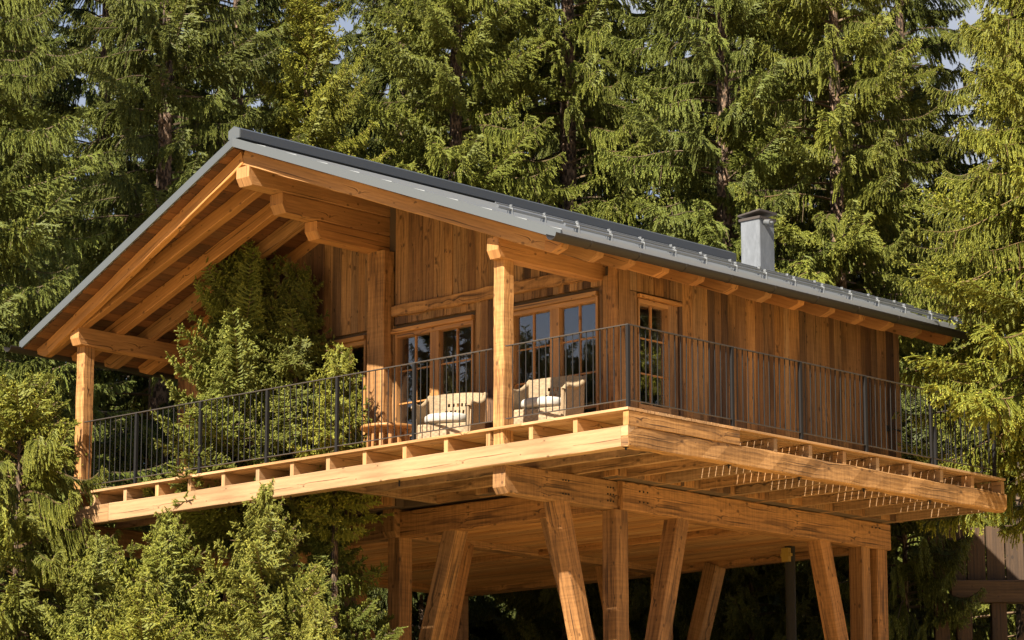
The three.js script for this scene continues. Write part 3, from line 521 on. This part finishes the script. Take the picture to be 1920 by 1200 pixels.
function spray(seed, o) {
  const R = rng(seed), P = [], C = [];
  const rnd = (a, b) => a + R() * (b - a);
  const tri = (a, b, c, ca, cb, cc) => { P.push(a.x, a.y, a.z, b.x, b.y, b.z, c.x, c.y, c.z); C.push(...ca, ...cb, ...cc); };
  const mix = (a, b, t) => [lerp(a[0], b[0], t), lerp(a[1], b[1], t), lerp(a[2], b[2], t)];
  const t1 = V(), t2 = V();
  const basis = (d) => { t1.set(Math.abs(d.y) < 0.9 ? 0 : 1, Math.abs(d.y) < 0.9 ? 1 : 0, 0).cross(d).normalize(); t2.copy(d).cross(t1); };
  const tuft = (p, d, n, len, wid, c0, c1) => {
    basis(d);
    for (let i = 0; i < n; i++) {
      const a = (i + R()) / n * Math.PI * 2, ca = Math.cos(a), sa = Math.sin(a), sp = rnd(0.45, 0.9);
      const q = V(t1.x * ca + t2.x * sa, t1.y * ca + t2.y * sa, t1.z * ca + t2.z * sa), dir = d.clone().multiplyScalar(1).addScaledVector(q, sp).normalize();
      const side = q.clone().cross(d).multiplyScalar(wid / 2), l = len * rnd(0.75, 1.25), k = rnd(0.8, 1.2), cc = c1.map((x) => x * k), c00 = c0.map((x) => x * k);
      const b = p.clone().addScaledVector(d, rnd(-0.02, 0.02));
      tri(b.clone().add(side), b.clone().sub(side), b.clone().addScaledVector(dir, l), c00, c00, cc);
    }
  };
  const core = (nodes) => { const m = nodes[Math.floor(nodes.length / 2)][0]; stem([nodes[0][0], m, nodes[nodes.length - 1][0]], 0.017, 0.010, mix(OLD_SHADED, MID, 0.8)); };
  const stem = (pts, r0, r1, col = TWIG) => {
    for (let i = 0; i + 1 < pts.length; i++) {
      const a = pts[i], b = pts[i + 1], d = b.clone().sub(a).normalize(); basis(d);
      const ra = lerp(r0, r1, i / pts.length), rb = lerp(r0, r1, (i + 1) / pts.length), pa = [], pb = [];
      for (let k = 0; k < 3; k++) { const q = k / 3 * Math.PI * 2, x = Math.cos(q), y = Math.sin(q); pa.push(a.clone().addScaledVector(t1, x * ra).addScaledVector(t2, y * ra)); pb.push(b.clone().addScaledVector(t1, x * rb).addScaledVector(t2, y * rb)); }
      for (let k = 0; k < 3; k++) { const m = (k + 1) % 3; tri(pa[k], pa[m], pb[m], col, col, col); tri(pa[k], pb[m], pb[k], col, col, col); }
    }
  };
  // grow a shoot; returns its nodes
  const grow = (p, d, len, step, grav, lift, jit) => { const out = [[p.clone(), d.clone(), 0]]; let n = Math.max(2, Math.round(len / step)); const s = len / n; p = p.clone(); d = d.clone(); for (let i = 1; i <= n; i++) { d.y -= grav * s; if (i > n * 0.65) d.y += lift * s; d.x += rnd(-jit, jit); d.y += rnd(-jit, jit); d.z += rnd(-jit, jit); d.normalize(); p.addScaledVector(d, s); out.push([p.clone(), d.clone(), i / n]); } return out; };
  const coat = (nodes, len, wid, n, from, tone) => { for (const [p, d, t] of nodes) if (t >= from) { const k = clamp(tone + 0.55 * t * t + rnd(-0.15, 0.15)); const c = k < 0.5 ? mix(OLD_SHADED, MID, k * 2) : mix(MID, TIP, (k - 0.5) * 2); tuft(p, d, n, len, wid, mix(c, OLD_SHADED, 0.45), c); } };
  const main = grow(V(0, 0, 0), V(1, o.pitch, 0).normalize(), o.L, o.gap || 0.055, o.sag, o.lift, 0.02);
  stem(main.filter((_, i) => i % 3 === 0 || i === main.length - 1).map((n) => n[0]), o.r, 0.006);
  coat(main, o.nl, o.nw, o.nn, 0.5, 0.35);
  for (const [p, d, t] of main) {
    if (t < o.bare) continue;
    const q = (t - o.bare) / (1 - o.bare), prof = Math.min(1, q * 5 + 0.25) * (1 - 0.80 * q);
    for (const s of [-1, 1]) {
      if (R() < o.skip) continue;
      const ang = rnd(0.7, 1.15), len = o.side * prof * rnd(0.55, 1.25) + 0.05;
      const d1 = d.clone().multiplyScalar(Math.cos(ang)).add(V(0, rnd(-0.25, 0.18) * (o.plan ?? 1), s * Math.sin(ang))).normalize();
      const sh = grow(p, d1, len, 0.034, o.grav * rnd(0.6, 1.4), o.lift * 0.6, 0.05);
      if (R() < 0.07) { stem([sh[0][0], sh[Math.floor(sh.length / 2)][0], sh[sh.length - 1][0]], 0.007, 0.002); continue; }
      core(sh);
      const tone = rnd(0.12, 0.42) + 0.12 * q;
      coat(sh, o.nl, o.nw, o.nn, 0.0, tone);
      for (let i = 2; i < sh.length - 1; i += 1) for (const s2 of [-1, 1]) {
        if (R() < o.skip2) continue;
        const [p2, dd, tt] = sh[i]; basis(dd); const fl = t2.clone(); fl.y *= 0.5; fl.normalize();
        const l2 = (1 - 0.75 * tt) * Math.min(o.sub, len * 0.45) * rnd(0.5, 1.3); if (l2 < 0.025) continue;
        const a2 = rnd(0.6, 1.0), d2 = dd.clone().multiplyScalar(Math.cos(a2)).addScaledVector(fl, s2 * Math.sin(a2)); d2.y -= 0.15; d2.normalize();
        { const s3 = grow(p2, d2, l2, 0.034, o.grav, o.lift * 0.3, 0.05); core(s3); coat(s3, o.nl, o.nw, o.nn, 0.0, tone + 0.05); }
      }
    }
  }
  const g = new THREE.BufferGeometry();
  g.setAttribute('position', new THREE.BufferAttribute(new Float32Array(P), 3)); g.setAttribute('color', new THREE.BufferAttribute(new Float32Array(C), 3)); g.computeVertexNormals();
  g.userData.L = o.L; return g;
}
const KIND = { needles: { nl: 0.038, nw: 0.015, nn: 7 } };
const DROOP = [0, 1, 2, 3].map((i) => spray(100 + i, { L: 3.5, pitch: 0.05, sag: 0.17, lift: 0.7, bare: 0.24, r: 0.032, side: 0.85, grav: 5.5, sub: 0.15, skip: 0.12, skip2: 0.72, gap: 0.075, ...KIND.needles }));
const FLAT = [0, 1, 2].map((i) => spray(200 + i, { L: 3.0, pitch: 0.12, sag: 0.10, lift: 0.45, bare: 0.12, r: 0.024, side: 0.78, grav: 1.4, sub: 0.20, skip: 0.15, skip2: 0.66, gap: 0.08, ...KIND.needles }));
const YOUNG = [0, 1, 2].map((i) => spray(400 + i, { L: 1.6, pitch: 0.18, sag: 0.14, lift: 0.8, bare: 0.05, r: 0.014, side: 0.62, grav: 0.35, sub: 0.20, skip: 0.04, skip2: 0.60, gap: 0.10, plan: 0.25, ...KIND.needles }));
const SMALL = [0, 1, 2].map((i) => spray(300 + i, { L: 1.0, pitch: 0.22, sag: 0.10, lift: 0.6, bare: 0.04, r: 0.012, side: 0.40, grav: 0.5, sub: 0.11, skip: 0.05, skip2: 0.62, gap: 0.07, ...KIND.needles }));
console.log('tris', [...DROOP, ...FLAT, ...SMALL].map((g) => g.attributes.position.count / 3).join(' '));
// o: H height, R radius at the widest, hb bare trunk below, kind 'droop'|'flat'|'young', lean
function spruce(name, label, x, z, o, group) {
  const y0 = (o.base ?? groundY(x, z)) - 0.15, t = thing(numbered(name), label, o.cat || 'spruce tree', [x, y0, z], group), R = rng(o.seed || Math.floor(x * 917 + z * 331 + 5000));
  const H = o.H, r0 = o.tr ?? H * 0.0125;
  const tg = new THREE.CylinderGeometry(0.02, r0, H, 9, 14, true); tg.translate(0, H / 2, 0);
  const p = tg.attributes.position, bend = V((R() - 0.5) * 0.5, 0, (R() - 0.5) * 0.5).multiplyScalar(H / 20);
  const off = (h) => [bend.x * Math.sin(h / H * 3), bend.z * Math.sin(h / H * 2.4)];
  for (let i = 0; i < p.count; i++) { const [ox, oz] = off(p.getY(i)); p.setX(i, p.getX(i) + ox); p.setZ(i, p.getZ(i) + oz); }
  const uv = tg.attributes.uv; for (let i = 0; i < uv.count; i++) uv.setXY(i, uv.getX(i) * 2, uv.getY(i) * H / 2.5);
  tg.computeVertexNormals();
  const tm = new THREE.Mesh(tg, BARK); tm.name = 'trunk'; tm.castShadow = true; t.add(tm);
  const lists = new Map(), q = new THREE.Quaternion(), q2 = new THREE.Quaternion(), m = new THREE.Matrix4();
  const hb = o.hb ?? 0.6; let h = hb, k = 0;
  const dh = o.dh || 0.085;
  while (h < H - 0.12) {
    const f = (h - hb) / (H - hb), rad = o.R * Math.pow(1 - f, o.pow || 0.85) * Math.min(1, 0.65 + f * 5) * (o.whorl ? 0.9 + R() * 0.25 : 0.72 + R() * 0.5) + 0.10;
    let yaw = k * 2.39996 + (R() - 0.5) * 0.9;
    if (o.whorl) { const nW = 5; yaw = (k % nW) / nW * Math.PI * 2 + Math.floor(k / nW) * 1.3 + (R() - 0.5) * 0.5; h += k % nW === nW - 1 ? o.whorl * lerp(1, 0.6, f) : 0.012; } else h += dh * (0.6 + R() * 0.8) * lerp(1, 0.55, f);
    k++;
    if (o.only && !o.only(yaw, h)) continue;
    const set = rad < (o.small || 1.05) ? SMALL : o.kind === 'droop' ? (R() < 0.8 ? DROOP : FLAT) : o.kind === 'young' ? (o.whorl ? YOUNG : FLAT) : (R() < 0.35 ? DROOP : FLAT);
    const g = set[Math.floor(R() * set.length)], s = rad / g.userData.L;
    const pit = lerp(o.p0 ?? -0.12, o.p1 ?? 0.55, Math.pow(f, 1.4)) + (R() - 0.5) * 0.22;
    q.setFromAxisAngle(V(0, 1, 0), yaw).multiply(q2.setFromAxisAngle(V(0, 0, 1), pit)).multiply(q2.setFromAxisAngle(V(1, 0, 0), (R() - 0.5) * 0.5));
    const [ox, oz] = off(h);
    m.compose(V(ox, h, oz), q, V(s, Math.max(s, 0.8) * (0.9 + R() * 0.2), Math.max(s, Math.min(1, s * 1.25))));
    if (!lists.has(g)) lists.set(g, []); lists.get(g).push([m.clone(), R()]);
  }
  { const g = SMALL[0], [ox, oz] = off(H); q.setFromAxisAngle(V(0, 0, 1), 1.5); m.compose(V(ox, H - 0.3, oz), q, V(0.45, 0.45, 0.45)); if (!lists.has(g)) lists.set(g, []); lists.get(g).push([m.clone(), 0.9]); }
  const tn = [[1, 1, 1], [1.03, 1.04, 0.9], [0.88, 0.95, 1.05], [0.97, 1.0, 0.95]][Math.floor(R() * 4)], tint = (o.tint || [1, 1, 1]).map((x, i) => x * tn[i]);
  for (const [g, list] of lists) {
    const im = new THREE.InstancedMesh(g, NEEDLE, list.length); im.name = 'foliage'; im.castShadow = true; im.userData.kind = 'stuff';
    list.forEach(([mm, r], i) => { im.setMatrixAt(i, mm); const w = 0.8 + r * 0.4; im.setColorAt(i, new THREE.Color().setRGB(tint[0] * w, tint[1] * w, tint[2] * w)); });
    t.add(im);
  }
  return t;
}
// place by metres to the right of and away from the photographer's axis
const LD = (l, d) => [25.301 - 0.6848 * d + 0.7285 * l, 29.016 - 0.7287 * d - 0.685 * l];
const tree = (name, label, l, d, o, group) => { const [x, z] = LD(l, d); return spruce(name, label, x, z, o, group); };
// nearest row behind the chalet, left to right
tree('drooping_spruce', 'tall drooping spruce at the far left edge, its branches in sunlit curtains', -9.2, 50.5, { H: 19, R: 4.2, kind: 'droop', hb: 0.3 });
tree('drooping_spruce', 'drooping spruce with shade in its tint, left of the roof, behind the left eave', -6.3, 56.0, { tint: [0.7, 0.74, 0.78], H: 22, R: 4.3, kind: 'droop', hb: 0.4 });  // lowered tint stands in for shade on this tree
tree('young_spruce', 'bright young spruce with upswept shoots rising behind the ridge', -3.9, 57.5, { H: 16.5, R: 3.6, kind: 'young', hb: 1.5, p0: 0.05, p1: 0.6, tint: [1.2, 1.14, 1.0] });
tree('spruce_tree', 'spruce behind the upper roof slope, left of the bare trunk', -1.2, 58.5, { H: 22, R: 4.2, kind: 'mixed', hb: 0.4 });
tree('spruce_tree', 'spruce with a bare sunlit length of trunk showing above the roof', 1.15, 60.0, { H: 24, R: 4.2, kind: 'droop', hb: 0.4, tr: 0.34 });
tree('drooping_spruce', 'drooping spruce above the chimney', 3.7, 57.5, { H: 22, R: 4.4, kind: 'droop', hb: 0.4 });
tree('drooping_spruce', 'drooping spruce with hanging shoots, right of the chimney', 6.0, 57.0, { H: 21, R: 4.2, kind: 'droop', hb: 0.4, tint: [1.08, 1.05, 1] });
tree('drooping_spruce', 'drooping spruce at the right edge above the far end of the gutter', 8.9, 55.0, { H: 21, R: 3.2, kind: 'droop', hb: 0.6, dh: 0.15 });
// the rows behind, which only show through gaps; shade put into their tint
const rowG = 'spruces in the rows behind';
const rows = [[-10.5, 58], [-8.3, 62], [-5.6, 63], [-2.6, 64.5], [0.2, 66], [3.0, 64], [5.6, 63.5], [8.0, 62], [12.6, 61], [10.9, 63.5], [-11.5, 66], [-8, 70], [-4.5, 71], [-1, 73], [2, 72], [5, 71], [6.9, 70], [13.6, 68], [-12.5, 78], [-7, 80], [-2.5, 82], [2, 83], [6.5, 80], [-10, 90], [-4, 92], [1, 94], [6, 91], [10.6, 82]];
for (const [l, d] of rows) tree('spruce_tree', 'tall spruce, shade put into its tint, in the dense rows behind the front trees', l, d, { H: 20 + (Math.abs(l * 7 + d) % 5), R: 4.4, kind: d < 68 ? 'droop' : 'mixed', hb: 0.4, dh: d > 68 ? 0.16 : 0.11, tint: [0.66, 0.7, 0.74] }, rowG);
// the spruces across the meadow, which the panes mirror; tints lowered to darken the mirrored image
const acrossG = 'spruces across the meadow';
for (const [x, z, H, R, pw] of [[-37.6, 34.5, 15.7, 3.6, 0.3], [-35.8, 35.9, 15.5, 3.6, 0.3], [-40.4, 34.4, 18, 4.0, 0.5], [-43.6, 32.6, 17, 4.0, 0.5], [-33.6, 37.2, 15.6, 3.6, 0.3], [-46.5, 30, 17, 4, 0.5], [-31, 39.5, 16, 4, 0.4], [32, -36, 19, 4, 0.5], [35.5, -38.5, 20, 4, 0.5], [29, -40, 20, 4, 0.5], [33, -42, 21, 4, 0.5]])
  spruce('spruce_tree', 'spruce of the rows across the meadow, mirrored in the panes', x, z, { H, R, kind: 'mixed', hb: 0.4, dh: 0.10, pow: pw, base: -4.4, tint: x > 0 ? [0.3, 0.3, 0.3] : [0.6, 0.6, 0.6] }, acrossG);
// low spruces added to darken the view behind the stilts; tint carries shade
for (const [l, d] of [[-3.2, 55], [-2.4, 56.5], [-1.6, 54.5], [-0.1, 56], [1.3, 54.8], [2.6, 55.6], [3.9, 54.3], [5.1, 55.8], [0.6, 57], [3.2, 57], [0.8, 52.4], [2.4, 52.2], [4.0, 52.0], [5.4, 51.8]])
  tree('backdrop_spruce', 'low spruce added as dark backdrop behind the stilts, tinted for deep shade', l, d, { H: 6.0, R: 1.8, kind: 'mixed', hb: 0.2, dh: 0.07, pow: 0.5, tint: [0.4, 0.42, 0.46] }, 'low spruces added behind the stilts');
tree('shade_tinted_spruce', 'spruce tinted for shade, between the stilts and the timber hut, behind the far end of the railing', 6.35, 50.6, { H: 6.6, R: 1.7, kind: 'droop', hb: 0.4, dh: 0.05, pow: 0.5, tint: [0.6, 0.62, 0.66] });  // shade of the house put into the tint
// beside and in front of the chalet
tree('drooping_spruce', 'spruce overhanging the far right end of the balcony with drooping sunlit boughs', 8.1, 45.0, { H: 15, R: 3.0, kind: 'droop', hb: 4.3, tint: [1.18, 1.14, 1], dh: 0.042 });
spruce('spruce_tree', 'spruce growing up behind the railing under the gable, its top below the rafters', -8.5, -1.25, { H: 7.8, R: 1.3, kind: 'young', hb: 3.4, whorl: 0.21, p0: 0.15, pow: 0.4, small: 0.7, tint: [1.1, 1.06, 1], seed: 31 });
spruce('spruce_tree', 'slender spruce, roof shade put into its tint, right of the taller one under the gable', -7.6, -1.5, { H: 7.5, R: 0.85, kind: 'young', hb: 3.5, whorl: 0.2, pow: 0.5, tint: [0.8, 0.82, 0.85], seed: 40 });  // tint lowered in place of the shade under the roof
spruce('young_spruce', 'small spruce leaning on the wall beside the middle post', -6.2, -1.0, { H: 6.15, R: 0.6, kind: 'young', hb: 3.6, whorl: 0.17, pow: 0.5, tint: [1.1, 1.06, 1.0], seed: 32 });
spruce('drooping_spruce', 'spruce in front of the left porch post, boughs hiding the rim of the balcony', -11.25, 0.6, { H: 5.75, R: 2.3, kind: 'droop', hb: 0.3, dh: 0.06, pow: 0.5, tint: [1.05, 1.02, 1], seed: 33 });
spruce('young_spruce', 'young spruce with pointed top under the balcony, lower left centre', -5.65, 0.85, { H: 4.0, R: 1.6, kind: 'young', hb: 0.1, whorl: 0.23, small: 0.75, p0: 0.1, tint: [1.05, 1.02, 1.0], seed: 34 });
spruce('young_spruce', 'bushy young spruce left of the pointed one, below the balcony rim', -7.3, 1.1, { H: 3.75, R: 1.7, kind: 'young', hb: 0.1, whorl: 0.23, small: 0.75, p0: 0.1, tint: [1.08, 1.05, 1.0], seed: 35 });
spruce('young_spruce', 'young spruce below the balcony rim near the foot of the left porch post', -8.9, 1.0, { H: 3.5, R: 1.4, kind: 'young', hb: 0.1, whorl: 0.23, small: 0.75, p0: 0.1, tint: [1.0, 0.98, 1.0], seed: 39 });
spruce('young_spruce', 'spruce in the lower left corner of the picture', -10.6, 2.2, { H: 2.7, R: 1.8, kind: 'young', hb: 0.1, whorl: 0.23, small: 0.75, tint: [1.0, 0.98, 1.0], seed: 36 });
spruce('young_spruce', 'small bright spruce at the bottom edge beside the leaning strut', -4.1, 1.35, { H: 2.35, R: 0.8, kind: 'young', hb: 0.1, whorl: 0.2, small: 0.75, p0: 0.2, tint: [1.15, 1.1, 1.0], seed: 37 });
spruce('young_spruce', 'low spruce in front of the pointed one, at the bottom edge', -6.4, 2.3, { H: 2.7, R: 1.5, kind: 'young', hb: 0.1, whorl: 0.22, small: 0.75, p0: 0.15, tint: [1.1, 1.06, 1.0], seed: 41 });
spruce('shade_tinted_spruce', 'spruce under the balcony with the shade put into its tint', -6.5, -1.2, { H: 3.9, R: 1.3, kind: 'young', hb: 1.0, whorl: 0.23, small: 0.75, tint: [0.75, 0.78, 0.8], seed: 38 });  // balcony shade painted in through the lower tint

const renderer = new THREE.WebGLRenderer({ antialias: true });
renderer.toneMapping = THREE.LinearToneMapping; renderer.toneMappingExposure = EXPOSURE; renderer.shadowMap.enabled = true;
renderer.render(scene, camera);
